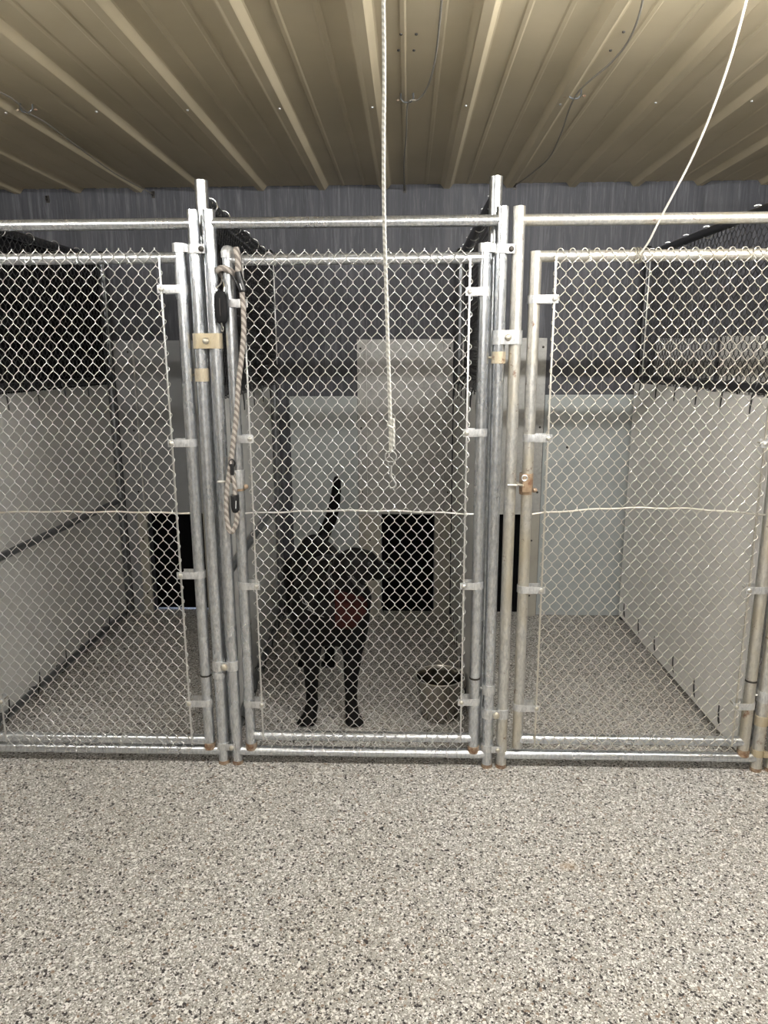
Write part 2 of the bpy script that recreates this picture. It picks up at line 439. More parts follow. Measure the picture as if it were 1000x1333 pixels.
dog_door(*OP[2], 'black dog door glimpsed between the steel posts left of the right gate', 1.485, .25, .70)
# outdoors behind the doors
mb = MB(); box(mb, (-3.6, DEP+.60, 0), (3.6, DEP+.70, ZC+.08)); box(mb, (-3.6, DEP+.12, ZC), (3.6, DEP+.6, ZC+.08)); struct('wall_outer', mb, M['siding'])

# ------------------------------------------------------------------ kennel front frames
XC = [-1.547, -.623, .301, 1.225, 2.149]     # divider lines
PR = .0185; RR = .0165
def front_frame(i, label, mat, top_old=False):
    x0, x1 = XC[i]+.025, XC[i+1]-.024
    o = empty('kennel_front_frame', ((x0+x1)/2, 0, 0), label, 'frame', 'steel front frames of the kennel row')
    for x in (x0, x1):
        mb = MB(); pipe(mb, (x, 0, 0), (x, 0, H), PR, 24, True); ps = build('post', mb, M[mat], o)
        mb = MB(); pipe(mb, (x, 0, .0), (x, 0, .013), PR+.0006, 24); build('rusty_end', mb, M['galv_rust'], ps)
    mb = MB(); pipe(mb, (x0, 0, H-.038), (x1, 0, H-.038), RR, 24); build('top_rail', mb, M[mat], o)
    mb = MB(); pipe(mb, (x0, 0, .048), (x1, 0, .048), RR, 24); build('bottom_rail', mb, M['galv' if i < 3 else mat], o)
    return o, x0, x1
FR = []
FR.append(front_frame(0, 'bright galvanised front frame of the left kennel', 'galv'))
FR.append(front_frame(1, 'bright galvanised front frame of the centre kennel, in front of the dog', 'galv'))
FR.append(front_frame(2, 'dull tan-stained galvanised front frame of the right kennel', 'galv_old'))
FR.append(front_frame(3, 'steel front frame cut off by the right edge, right of the right kennel', 'galv_old'))

def collar(o, x, z, mat, h=.024, r=PR, y=0, nub=True):
    mb = MB(); ring(mb, (x, y, z), r+.0006, h, .0028)
    if nub: tube(mb, [(x-r-.002, y+.004, z), (x-r-.012, y+.008, z)], .0035, 8)
    return build('collar', mb, M[mat], o)
collar(FR[0][0], FR[0][2], 1.346, 'band_tan', .040)
collar(FR[0][0], FR[0][2], .335, 'band', .020)
collar(FR[1][0], FR[1][2], 1.395, 'band_tan', .036)
collar(FR[1][0], FR[1][2], .292, 'band', .036)
collar(FR[2][0], FR[2][2], .278, 'band', .040)

def clamp(i, z, label, mat='band', style='plate', h=.040):
    xa, xb = FR[i][2], FR[i+1][1]; xm = (xa+xb)/2
    o = empty('pipe_clamp', (xm, 0, z), label, 'clamp', 'clamps joining neighbouring posts')
    mb = MB()
    if style == 'plate':
        for s in (1, -1):
            ring(mb, (xa, 0, z), PR+.0005, h, .0028, 16, PI*.5, PI*1.5)
            ring(mb, (xb, 0, z), PR+.0005, h, .0028, 16, -PI*.5, PI*.5)
            break
        box(mb, (xa, -PR-.0033, z-h/2), (xb, -PR-.0005, z+h/2), .0006)
        box(mb, (xa, PR+.0005, z-h/2), (xb, PR+.0033, z+h/2), .0006)
    else:
        for xx in (xa, xb): ring(mb, (xx, 0, z), PR+.0005, h, .0028, 24)
        box(mb, (xa+.012, -PR-.001, z-h*.42), (xb-.012, -PR+.006, z+h*.42), .001)
    build('strap', mb, M[mat], o)
    mb = MB(); bolt(mb, (xm, -PR-.003, z), .0105 if style == 'plate' else .012, h=.009)
    tube(mb, [(xm, -PR, z), (xm, PR+.014, z)], .0045, 8)
    build('bolt', mb, M['galv_old'], o)
    return o
clamp(0, 1.449, 'tan-stained clamp joining the posts left of the centre gate, upper of the pair', 'band_tan', h=.046)
clamp(0, .371, 'grey clamp with a round bolt low on the posts left of the centre gate', 'band', 'round', .034)
clamp(1, 1.455, 'silver plate clamp with a dull bolt, high on the posts between centre and right gates', 'band', h=.042)
clamp(1, .205, 'silver clamp low on the posts between centre and right gates', 'band', 'round', .034)
clamp(2, 1.449, 'clamp high on the posts at the right end', 'band')
clamp(2, .19, 'tan clamp low on the posts at the right edge', 'band_tan', 'round', .034)
for i, lab in ((0, 'bottom band clamp near the floor on the posts left of the centre gate'), (1, 'bottom band clamp near the floor on the posts right of the centre gate'), (2, 'tan bottom band clamp near the floor at the right edge')):
    xa, xb = FR[i][2], FR[i+1][1]; z = .075 if i == 1 else .07
    o = empty('pipe_clamp', (xa, 0, z), lab, 'clamp', 'clamps joining neighbouring posts')
    mb = MB(); ring(mb, (xa, 0, z), PR+.0005, .024, .0028); box(mb, (xa+.012, -PR-.003, z-.012), (xb-.004, -PR, z+.012), .001); build('strap', mb, M['band' if i < 2 else 'band_tan'], o)
    mb = MB(); bolt(mb, (xa+.034, -PR-.003, z-.001), .008, h=.008); build('bolt', mb, M['galv_old'], o)

# ------------------------------------------------------------------ gates
SR = .0178
def band(o, xs, xb, z, mat):
    """tension band: strap round the stile, tongue to the tension bar, bolt"""
    d = 1 if xb > xs else -1
    mb = MB()
    a0 = PI*.5 if d > 0 else -PI*.5
    ring(mb, (xs, 0, z), SR+.0004, .024, .0022, 18, a0, a0+PI)
    y = -SR-.0026; e = xb+d*.012
    lo, hi = min(xs, e), max(xs, e)
    box(mb, (lo, y, z-.012), (hi, y+.0022, z+.012), .0008)
    box(mb, (min(xs, xb), SR+.0004, z-.012), (max(xs, xb), SR+.0026, z+.012), .0008)
    b_ = build('tie_band', mb, M[mat], o)
    mb = MB(); bolt(mb, (xb, y, z), .0075, h=.006); tube(mb, [(xb, y, z), (xb, SR+.01, z)], .003, 8)
    build('bolt', mb, M['galv_old'], b_)
def gate(i, label, xl, xr, bars, zt, zb, lb, rb, mats, loop=False, latch_z=None, dome=True):
    gm, wm, bmt = mats
    o = empty('kennel_gate', ((xl+xr)/2, 0, 0), label, 'gate', 'chain-link kennel gates in the row')
    for side, x in (('l', xl), ('r', xr)):
        ztop = (zt+.028 if side == 'l' else zt+.040) if dome else zt+.014
        mb = MB(); pipe(mb, (x, 0, .075 if side == 'l' else .070), (x, 0, ztop), SR, 24); st = build('stile', mb, M[gm], o)
        if side == 'r' or dome:
            mb = MB(); pipe(mb, (x, 0, .056), (x, 0, .080), SR+.0022, 24); build('rusty_cap', mb, M['galv_rust'], st)
        if side == 'l' and dome:
            mb = MB(); lathe(mb, [(SR+.003, -.022), (SR+.0035, -.004), (SR+.002, 0), (SR, .006), (SR*.7, .012), (.001, .015)], (x, 0, ztop), 24); build('dome_cap', mb, M['band'], st)
        if side == 'r':
            
            for za, zb_ in ((.33, .336), (1.640, 1.6425)): mb = MB(); pipe(mb, (x, 0, za), (x, 0, zb_), SR+.0012, 24); build('pipe_joint', mb, M['dark'], st)
    mb = MB(); pipe(mb, (xl, 0, zt), (xr, 0, zt), RR, 24); build('top_rail', mb, M[gm], o)
    mb = MB(); pipe(mb, (xl, 0, zb), (xr, 0, zb), RR, 24); build('bottom_rail', mb, M['galv'], o)
    bl, br = bars
    for x in (bl, br):
        mb = MB(); box(mb, (x-.0028, -SR-.0004, zb-.012), (x+.0028, -SR+.0046, zt+.004), .0008); build('tension_bar', mb, M[wm], o)
    mb = MB()
    yy = -RR-.0045
    chain_link(mb, br-bl+.014, zb-.030, zt+(.0255 if not loop else .0195), origin=(bl-.007, yy, 0), loop=loop, curl=not loop)
    build('chain_link_mesh', mb, M[wm], o, smooth=2)
    # truss wire across the middle, slightly bowed
    mb = MB(); pts = []
    bow = {0: .004, 1: .010, 2: .022, 3: .01}[i]
    for k in range(25):
        f = k/24; pts.append((xl+SR+(xr-xl-2*SR)*f, -.006+.002*math.sin(f*20), .903+bow*math.sin(PI*f)+.0016*math.sin(f*31)))
    tube(mb, pts, .0034, 8); build('brace_rod', mb, M['wire_old' if i != 1 else 'wire'], o)
    for k in range(4):   # wire ties round the rails
        f = (k+.6)/4.2; x = bl+(br-bl)*f
        for z0 in (zt, zb):
            mb = MB()
            tube(mb, [(x+.003*math.sin(t*1.3), -(RR+.006)*math.cos(t), z0+(RR+.003)*math.sin(t)) for t in [q*2*PI/12 for q in range(13)]], .0013, 5)
            tube(mb, [(x, -RR-.008, z0-.004), (x+.006, -RR-.012, z0-.014), (x-.003, -RR-.010, z0-.020)], .0013, 5)
            build('rail_tie', mb, M['wire'], o)
    for z in lb: band(o, xl, bl, z, bmt)
    for z in rb: band(o, xr, br, z, bmt)
    # hinge at the top: cap on the stile, strap and bolt round the frame post
    xp = FR[i][2]; z = zt+.028
    mb = MB(); ring(mb, (xr, 0, z), SR+.0004, .026, .003); ring(mb, (xp, 0, z-.005), PR+.0004, .024, .003)
    box(mb, (xr+SR, -.010, z-.013), (xp-PR, -.004, z+.010), .001)
    box(mb, (xp, -PR-.004, z-.018), (xp+.036, -PR-.0008, z+.008), .0008)
    h = build('hinge', mb, M['band'], o)
    mb = MB(); bolt(mb, (xp+.026, -PR-.004, z-.006), .0085, h=.009); build('bolt', mb, M['dark'], h)
    if dome:
        mb = MB(); ring(mb, (xr, 0, z-.10), SR+.0004, .10, .0016); build('hinge_sleeve', mb, M[gm], o)
    return o
G1 = ('galv', 'wire', 'band'); G2 = ('galv_old', 'wire_old', 'band')
gate(0, 'left chain-link gate, bright mesh with pointed top ends, cut by the left edge', -1.470, -.694, (-1.413, -.752), 1.695, .088, (1.6, 1.14, .66, .232), (1.603, 1.133, .694, .233), G1)
gate(1, 'centre chain-link gate in front of the black dog', -.547, .2285, (-.5005, .183), 1.687, .108, (1.560, 1.146, .658, .232), (1.589, 1.165, .663, .25), G1)
gate(2, 'right chain-link gate, dull tan frame with rounded mesh loops on top', .380, 1.152, (.437, 1.104), 1.690, .108, (1.566, 1.148, .651, .230), (1.58, 1.13, .655, .245), G2, True, dome=False)
gate(3, 'chain-link gate beyond the right edge of the right kennel', 1.30, 2.076, (1.354, 2.02), 1.690, .108, (1.566, 1.148, .651, .230), (1.58, 1.13, .655, .245), G2, True, dome=False)

def latch(xs, z, xpost, label, rusty):
    o = empty('gate_latch', (xs, 0, z), label, 'latch', 'fork latches on the gates')
    mt = M['galv_rust'] if rusty else M['band']
    mb = MB(); ring(mb, (xs, 0, z+.006), SR+.001, .060, .003); box(mb, (xs-.016, -SR-.009, z-.022), (xs+.012, -SR-.003, z+.036), .003)
    build('sleeve', mb, mt, o)
    mb = MB(); x = (xs-.016)
    tube(mb, [(xs-.012, -SR-.008, z), (x-.014, -.012, z+.001), ((x+xpost)/2, -.022, z+.001), (xpost+.006, -PR-.008, z+.001), (xpost-.012, -PR-.008, z+.001)], .0042, 8)
    tube(mb, [(xs-.012, .016, z), (x-.014, .020, z+.001), (xpost-.006, PR+.008, z+.001)], .0042, 8)
    build('fork', mb, M['galv_old'], o)
    mb = MB(); ring(mb, (xs, 0, z-.026), SR+.0008, .012, .002); bolt(mb, (xs+SR+.004, -.010, z-.018), .008, (1, 0, 0), .012)
    build('lower_band', mb, M['galv_rust'], o)
    mb = MB(); tube(mb, [(xs-.010+.0085*math.cos(t), -SR-.010, z+.024+.0085*math.sin(t)) for t in [q*2*PI/14 for q in range(14)]], .0022, 6, closed=True)
    build('lock_ring', mb, M['chrome'] if not rusty else M['band'], o)
    return o
latch(-.548, 1.010, FR[1][1], 'silver fork latch on the left stile of the centre gate', False)
latch(.3765, 1.000, FR[2][1], 'rusty fork latch on the left stile of the right gate', True)

# ------------------------------------------------------------------ dividers between the kennels
DX = [(-1.565, -1.535), (-.632, -.690), (.262, .256), (1.190, 1.163), (2.10, 2.10)]
def divider(i, label, cloth=False, board='plastic'):
    xd, xb = DX[i]; y0, y1 = .058, 1.445
    o = empty('divider_panel', (xd, y0, 0), label, 'divider', 'divider panels between the kennels')
    bt = M['black_tube']; dt = M['shaded_galv']
    mb = MB(); pipe(mb, (xd, y0, 0), (xd, y0, 1.925), .0200, 24, True); build('tall_front_post', mb, M['galv'], o)
    mb = MB(); pipe(mb, (xd, y1, 0), (xd, y1, 1.90), .0175, 20); bp = build('back_post', mb, bt if i == 3 else dt, o)
    mb = MB(); ball(mb, (xd, y1, 1.902), .020, sz=.7); build('post_cap', mb, M['black_vinyl'], bp)
    for nm, z in (('top_rail', 1.872), ('middle_rail', 1.288), ('brace_rail', .655), ('bottom_rail', .040)):
        mb = MB(); pipe(mb, (xd, y0, z), (xd, y1, z), .0165, 20); build(nm, mb, M['galv'] if (nm == 'bottom_rail' and i == 3) else bt if nm in ('top_rail', 'middle_rail') else dt, o)
    mb = MB(); chain_link(mb, y1-y0-.06, 1.262, 1.875, origin=(xd+.020, y0+.03, 0), axis='Y', loop=True, curl=False, a=.0181, r=.0015)
    build('chain_link_mesh', mb, M['wire_black'], o, smooth=2)
    if i != 2: mb = MB(); box(mb, (xd+(-.003 if i == 3 else .022), y1-.040, 1.36 if i < 2 else 1.29), (xd+(.003 if i == 3 else .028), y1-.034, 1.86), .0006); build('tension_bar', mb, M['wire'], o)
    for k in range(7):
        y = y0+.10+k*.205
        mb = MB(); tube(mb, [(xd+.024*math.cos(t), y+.004*t, 1.872+.024*math.sin(t)) for t in [-2.2+q*.36 for q in range(13)]], .0017, 6)
        build('wire_ring', mb, M['wire'], o)
    mb = MB(); box(mb, (xd-.0235, y0+.022, .028), (xd-.0185, y1-.004, 1.262), .001)
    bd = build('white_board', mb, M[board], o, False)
    for k in range(6):
        y = y0+.16+k*.225
        for z, sg in ((1.288, -1), (.040, 1)):
            mb = MB(); tube(mb, [(xd+.021*math.cos(t), y, z+.021*math.sin(t)) for t in [q*2*PI/12 for q in range(12)]], .0022, 6, closed=True)
            for sx in (-1, 1):
                q = xd+sx*.025
                tube(mb, [(xd+sx*.020, y, z+sg*.008), (q+sx*.002, y+.001, z+sg*.025), (q+sx*.004, y+.003, z+sg*.055), (q+sx*.003, y+.007, z+sg*.085)], [.0045, .0034, .003, .0022], 6)
            build('cable_tie', mb, M['cable_tie'], o)
    if cloth:
        mb = MB(); box(mb, (xd-.024, y0+.022, 1.262), (xd-.022, y1, 1.860)); build('shade_cloth', mb, M['cloth'], o, False)
    o.rotation_euler.z = math.atan2(xd-xb, y1-y0)
    return o
divider(0, 'divider panel left of the left kennel, dark upper half over white board toned down for shade', True, 'plastic_shaded')
divider(1, 'divider panel between left and centre kennels, left of the dog', True, 'plastic_shaded')
divider(2, 'divider panel between centre and right kennels, right of the steel pail', False, 'plastic_shaded')
divider(3, 'divider panel on the right of the right kennel, open black mesh above a white board')

# ------------------------------------------------------------------ steel pail
pc = (.128, .355, 0)
o = empty('pail', pc, 'stainless steel pail with a rolled rim on the floor right of the dog', 'bucket')
mb = MB(); HB = .172
lathe(mb, [(.001, .004), (.070, .004), (.076, .010), (.090, HB-.02), (.092, HB), (.0945, HB+.003), (.096, HB), (.0945, HB-.004), (.0925, HB-.005), (.088, HB-.02), (.073, .008), (.001, .008)][::-1], pc, 48)
build('body', mb, M['steel_pail'], o)
mb = MB(); tube(mb, [(pc[0]+.095*math.cos(t), pc[1]+.095*math.sin(t), HB+.0005) for t in [q*2*PI/48 for q in range(48)]], .0030, 8, closed=True); build('rim', mb, M['chrome'], o)
for s in (-1, 1):
    mb = MB(); box(mb, (pc[0]+s*.096-.003, pc[1]-.014, HB-.042), (pc[0]+s*.096+.003, pc[1]+.014, HB-.014), .002); build('ear', mb, M['steel_pail'], o)
mb = MB(); tube(mb, [(pc[0]-.101*math.cos(t), pc[1]+.02-.100*math.sin(t)*.98, HB-.028-.03*math.sin(t)) for t in [q*PI/24 for q in range(25)]], .0026, 8); build('handle', mb, M['chrome'], o)

# ------------------------------------------------------------------ hanging rope with snap hook (in front of the gates)
YR = -1.05
pts = [(499, -60), (500, 60), (499.5, 180), (500, 270), (503, 380), (505.5, 460), (508, 540), (509, 588)]
P = [atY(u, v, YR) for u, v in pts]; P = [Vector((P[0].x-.004, YR, ZC-.005))]+P[1:]
o = empty('hanging_rope', P[0], 'white rope with a snap hook, hanging from the ceiling before the centre gate', 'rope')
mb = MB()
# smooth the path
def spline(P, n=8):
    out = []
    for i in range(len(P)-1):
        p0 = P[max(i-1, 0)]; p1 = P[i]; p2 = P[i+1]; p3 = P[min(i+2, len(P)-1)]
        for k in range(n):
            t = k/n; out.append(.5*((2*p1)+(p2-p0)*t+(2*p0-5*p1+4*p2-p3)*t*t+(3*p1-p0-3*p2+p3)*t**3))
    return out+[P[-1]]
tube(mb, spline(P), .0032, 10); build('rope', mb, M['rope'], o)
e = P[-1]; mb = MB(); k0 = e+Vector((.001, 0, .045))
tube(mb, [k0+Vector((.003, -.003, .012)), k0+Vector((.003, -.003, -.035))], .0030, 8)
tube(mb, [k0+Vector((-.004, -.003, .006)), k0+Vector((-.0055, -.004, .0)), k0+Vector((.002, -.0065, -.004)), k0+Vector((.0045, -.003, -.002))], .0026, 8)
build('knot', mb, M['rope'], o)
rc = e+Vector((-.0005, 0, -.0085)); mb = MB()
tube(mb, [rc+Vector((.0095*math.cos(t), .001*math.cos(t), .0095*math.sin(t))) for t in [q*2*PI/20 for q in range(20)]], .0013, 8, closed=True); build('split_ring', mb, M['band'], o)
mb = MB(); s0 = rc+Vector((.0, 0, -.0095))
tube(mb, [s0+Vector((.0045*math.cos(t), 0, -.003+.0045*math.sin(t))) for t in [q*2*PI/12 for q in range(12)]], .0012, 6, closed=True)
tube(mb, [s0+Vector((0, 0, -.006)), s0+Vector((0, 0, -.012)), s0+Vector((.0, 0, -.024))], [.0030, .0022, .0022], 10)
tube(mb, [s0+Vector((0, 0, -.023)), s0+Vector((.0035, 0, -.029)), s0+Vector((.0085, 0, -.037)), s0+Vector((.0085, 0, -.041)), s0+Vector((.004, 0, -.0455)), s0+Vector((-.0005, 0, -.045)), s0+Vector((-.002, 0, -.0415))], [.002, .0019, .0018, .0017, .0017, .0016, .0012], 10)
tube(mb, [s0+Vector((-.003, -.002, -.020)), s0+Vector((-.0055, -.003, -.0175))], .0013, 6)
build('snap_hook', mb, M['band'], o)

# right cable from the ceiling to the right gate's top rail
pix = [(990, -90), (972, 0), (950, 80), (925, 150), (900, 208), (875, 256), (859, 286), (845, 314), (833, 331)]
Ys = [-.62, -.50, -.39, -.30, -.22, -.15, -.10, -.06, -.030]
P = [atY(u, v, y) for (u, v), y in zip(pix, Ys)]
P[0].z = min(P[0].z, ZC); P.insert(0, Vector((P[0].x+.02, P[0].y-.12, ZC-.004))) if P[0].z < ZC-.01 else None
o = empty('cable', P[-1], 'thin pale cable running from the ceiling down to the top rail of the right gate', 'cable')
mb = MB(); tube(mb, spline(P), .0030, 8); build('cable_run', mb, M['cable'], o)
mb = MB(); e = P[-1]
for dx in (-.008, 0, .008):
    tube(mb, [(e.x+dx, -(RR+.009)*math.cos(t), 1.690+(RR+.005)*math.sin(t)) for t in [q*2*PI/14 for q in range(14)]], .0022, 6, closed=True)
build('wrap', mb, M['wire_old'], o)

# ------------------------------------------------------------------ ceiling cables, ceiling hooks, wall eyes
def ceil_hook(u, v, label):
    c = atZ(u, v, ZC-.006)
    o = empty('ceiling_hook', c, label, 'hook', 'cable hooks on the ceiling')
    mb = MB()
    for s in (-1, 1): tube(mb, [(c.x+s*.020, c.y, c.z+.028), (c.x+s*.020, c.y, c.z+.008), (c.x+s*.015, c.y-.003, c.z+.001)], .003, 8)
    tube(mb, [(c.x+.015*math.cos(t), c.y-.003, c.z+.002+.006*math.sin(t)) for t in [PI+q*PI/10 for q in range(11)]], .0028, 8)
    build('staple', mb, M['shaded_galv'], o)
    mb = MB()
    for s in (-1, 1): ball(mb, (c.x+s*.030, c.y, c.z+.004), .006, sz=.6)
    build('screw_head', mb, M['galv_rust'], o)
    return c
def wall_eye(u, v, label):
    c = atY(u, v, DEP-.02)
    o = empty('wall_hook', c, label, 'hook', 'eye hooks at the top of the back wall')
    mb = MB(); box(mb, (c.x-.008, DEP-.006, c.z-.018), (c.x+.008, DEP-.001, c.z+.016), .002); build('plate', mb, M['dark'], o)
    mb = MB(); tube(mb, [(c.x, c.y+.002+.009*math.cos(t), c.z+.009*math.sin(t)) for t in [q*2*PI/14 for q in range(14)]], .0028, 6, closed=True); build('eye', mb, M['dark'], o)
    return c
k1 = ceil_hook(35, 145, 'bright staple hook on the ceiling at the far left'); k2 = ceil_hook(530, 132, 'staple hook on the ceiling just right of the hanging white rope'); k3 = ceil_hook(748, 127, 'staple hook on the ceiling above the right kennel')
w0 = wall_eye(60, 258, 'eye hook at the wall top near the left edge'); w1 = wall_eye(198, 252, 'eye hook at the wall top above the left gate'); w2 = wall_eye(527, 245, 'eye hook at the wall top above the centre gate'); w3 = wall_eye(671, 241, 'eye hook at the wall top behind the tall post on the right')
def ceil_cable(pix, z, label, end):
    P = []
    for j, (u, v) in enumerate(pix): P.append(atZ(u, v, z[j] if isinstance(z, list) else z))
    P.append(Vector(end))
    mb = MB(); tube(mb, spline(P), .0028, 8)
    o = build('ceiling_cable', mb, M['ceil_cable'], None, True, origin=P[0]); tag(o, label, 'cable', 'cables along the ceiling')
Z1 = ZC-.010
ceil_cable([(-160, 60), (0, 120), (35, 146), (60, 160), (100, 190), (150, 226)], Z1, 'dull cable along the ceiling at the far left', w1+Vector((0, 0, 0)))
ceil_cable([(577, -60), (575, 0), (567, 75), (557, 112), (545, 129), (531, 135), (529, 175), (526, 215)], Z1, 'dull cable along the ceiling right of the hanging white rope', w2)
ceil_cable([(838, -60), (837, 0), (820, 50), (795, 82), (750, 124), (730, 175), (715, 205), (692, 226)], Z1, 'dull cable along the ceiling above the right kennel', w3)
# a row of small screws on the ribs
for k in range(-5, 7):
    c = (-.12+k*.3048+.0, .30, ZC-.004)
    mb = MB(); bolt(mb, c, .0042, (0, 0, -1), .004)
    o = build('roof_screw', mb, M['band'], None, True, origin=c); tag(o, 'tiny pale screw in the underside of a ceiling rib', 'screw', 'roof screws in the ceiling ribs')

for u, v in ((522, 44), (542, 44), (519, 65), (539, 65), (792, 41), (812, 41), (776, 65), (795, 65)):
    c = atZ(u, v, ZC+.016)
    mb = MB(); bolt(mb, c, .0042, (0, 0, -1), .004)
    o = build('screw', mb, M['dark'], None, True, origin=c)
    tag(o, 'tiny dark screw in the ceiling, %s' % ('just right of the hanging white rope' if u < 600 else 'above the right kennel near the dull cable'), 'screw', 'dark screws beside the white rope' if u < 600 else 'dark screws near the right ceiling cable')
# ------------------------------------------------------------------ leash and pouch on the centre gate's left stile
YL = -.034
xs = -.547
def pl(pix, y=YL): return [atY(u, v, y) for u, v in pix]
P1 = pl([(305, 340), (307.5, 326), (309.5, 335), (310.5, 356)], -.034)
o = empty('leash', atY(310, 350, -.034), 'beige rope leash with black sleeves looped over the left stile of the centre gate', 'leash')
mb = MB()
tube(mb, spline(pl([(307, 322), (309.5, 335), (310.8, 356), (313, 368)], -.034)), .0095, 12)
tube(mb, spline(pl([(315, 380), (317, 405), (317.2, 436), (314, 470), (310.5, 500), (307.5, 545), (303, 582), (299, 612), (295.5, 640), (295, 668), (297, 684), (300.5, 692), (304.5, 689), (308, 678), (309.2, 664)])), .0082, 12)
tube(mb, spline(pl([(306, 644), (306, 634), (304, 624), (302, 614)])), .0070, 12)
build('rope', mb, M['leash'], o)
mb = MB(); ccz = atY(295, 358, 0).z
tube(mb, [(xs+(SR+.012)*math.cos(t), -(SR+.012)*math.sin(t), ccz+.014*math.sin(t)-.010*math.cos(t)) for t in [q*2*PI/20 for q in range(20)]], .0090, 12, closed=True); build('loop', mb, M['leash'], o)
mb = MB(); tube(mb, spline(pl([(310, 354), (312, 362), (315, 372), (316.5, 380)], -.036)), [.0105]*24+[.0095], 12)
sl = build('sleeve', mb, M['black_vinyl'], o)
mb = MB(); q = pl([(312.2, 369), (315.0, 377)], -.0478); tube(mb, q, .0016, 6); build('white_mark', mb, M['white_print'], sl)
mb = MB(); tube(mb, spline(pl([(303.5, 360), (307, 366), (311, 374), (314, 381)], -.037)), .0045, 10); build('strap', mb, M['black_vinyl'], o)
mb = MB(); tube(mb, spline(pl([(307, 667), (306, 656), (305.5, 644)], -.036)), [.0085, .010, .0118, .0125, .013, .0135, .0138, .0138]+[.0138]*8+[.0135], 12)
sl = build('sleeve', mb, M['black_vinyl'], o)
mb = MB(); q = pl([(307.3, 652), (307.0, 662)], -.0505); tube(mb, q, .0013, 6); build('white_mark', mb, M['white_print'], sl)
mb = MB(); h0 = atY(302.5, 612, -.040)
box(mb, h0+Vector((-.006, -.006, -.016)), h0+Vector((.006, .006, .020)), .003)
tube(mb, [h0+Vector((.009*math.cos(t), 0, .022+.012*math.sin(t))) for t in [q*2*PI/14 for q in range(14)]], .0026, 8, closed=True)
build('clip', mb, M['black_vinyl'], o)

pc0 = atY(288, 400, -.036)
o = empty('pouch', pc0, 'small black zipped pouch hanging from the leash on the centre gate', 'pouch')
def rounded_pouch(c, w, d, h):
    V = []; Fs = []; nz, nk = 16, 20
    for i in range(nz+1):
        f = i/nz; z = (f-.5)*h; s = (1-abs(2*f-1)**3.2)**(1/2.4) if 0 < f < 1 else 0.02
        for j in range(nk):
            t = 2*PI*j/nk; ct, st = math.cos(t), math.sin(t)
            V.append((c[0]+w/2*s*math.copysign(abs(ct)**.8, ct), c[1]+d/2*s*math.copysign(abs(st)**.8, st), c[2]+z))
    for i in range(nz):
        for j in range(nk): Fs.append((i*nk+j, i*nk+(j+1) % nk, (i+1)*nk+(j+1) % nk, (i+1)*nk+j))
    return V, Fs
mb = MB(); mb.add(*rounded_pouch(pc0, .040, .030, .105)); build('body', mb, M['pouch'], o)
mb = MB(); tube(mb, [pc0+Vector((0, -.0152*(1-abs(f)**3)-.0005, f*.048)) for f in [q/8-1 for q in range(17)]], .0013, 6); build('zipper', mb, M['dark'], o)
mb = MB(); tube(mb, [pc0+Vector((.002, -.014, -.046)), pc0+Vector((.003, -.012, -.056))], .0022, 6)
zq = pc0+Vector((.003, -.012, -.064)); tube(mb, [zq+Vector((.0032*math.cos(t), 0, .008*math.sin(t))) for t in [q*2*PI/12 for q in range(12)]], .0014, 6, closed=True); build('zip_pull', mb, M['chrome'], o)
mb = MB()
for s in (-1, 1): tube(mb, [pc0+Vector((s*.010, 0, .044)), pc0+Vector((s*.012, .002, .056)), pc0+Vector((s*.004+.006, .006, .070)), Vector((xs-.018, -.012, ccz-.005))], .0022, 6)
build('hanging_loop', mb, M['chrome'], o)

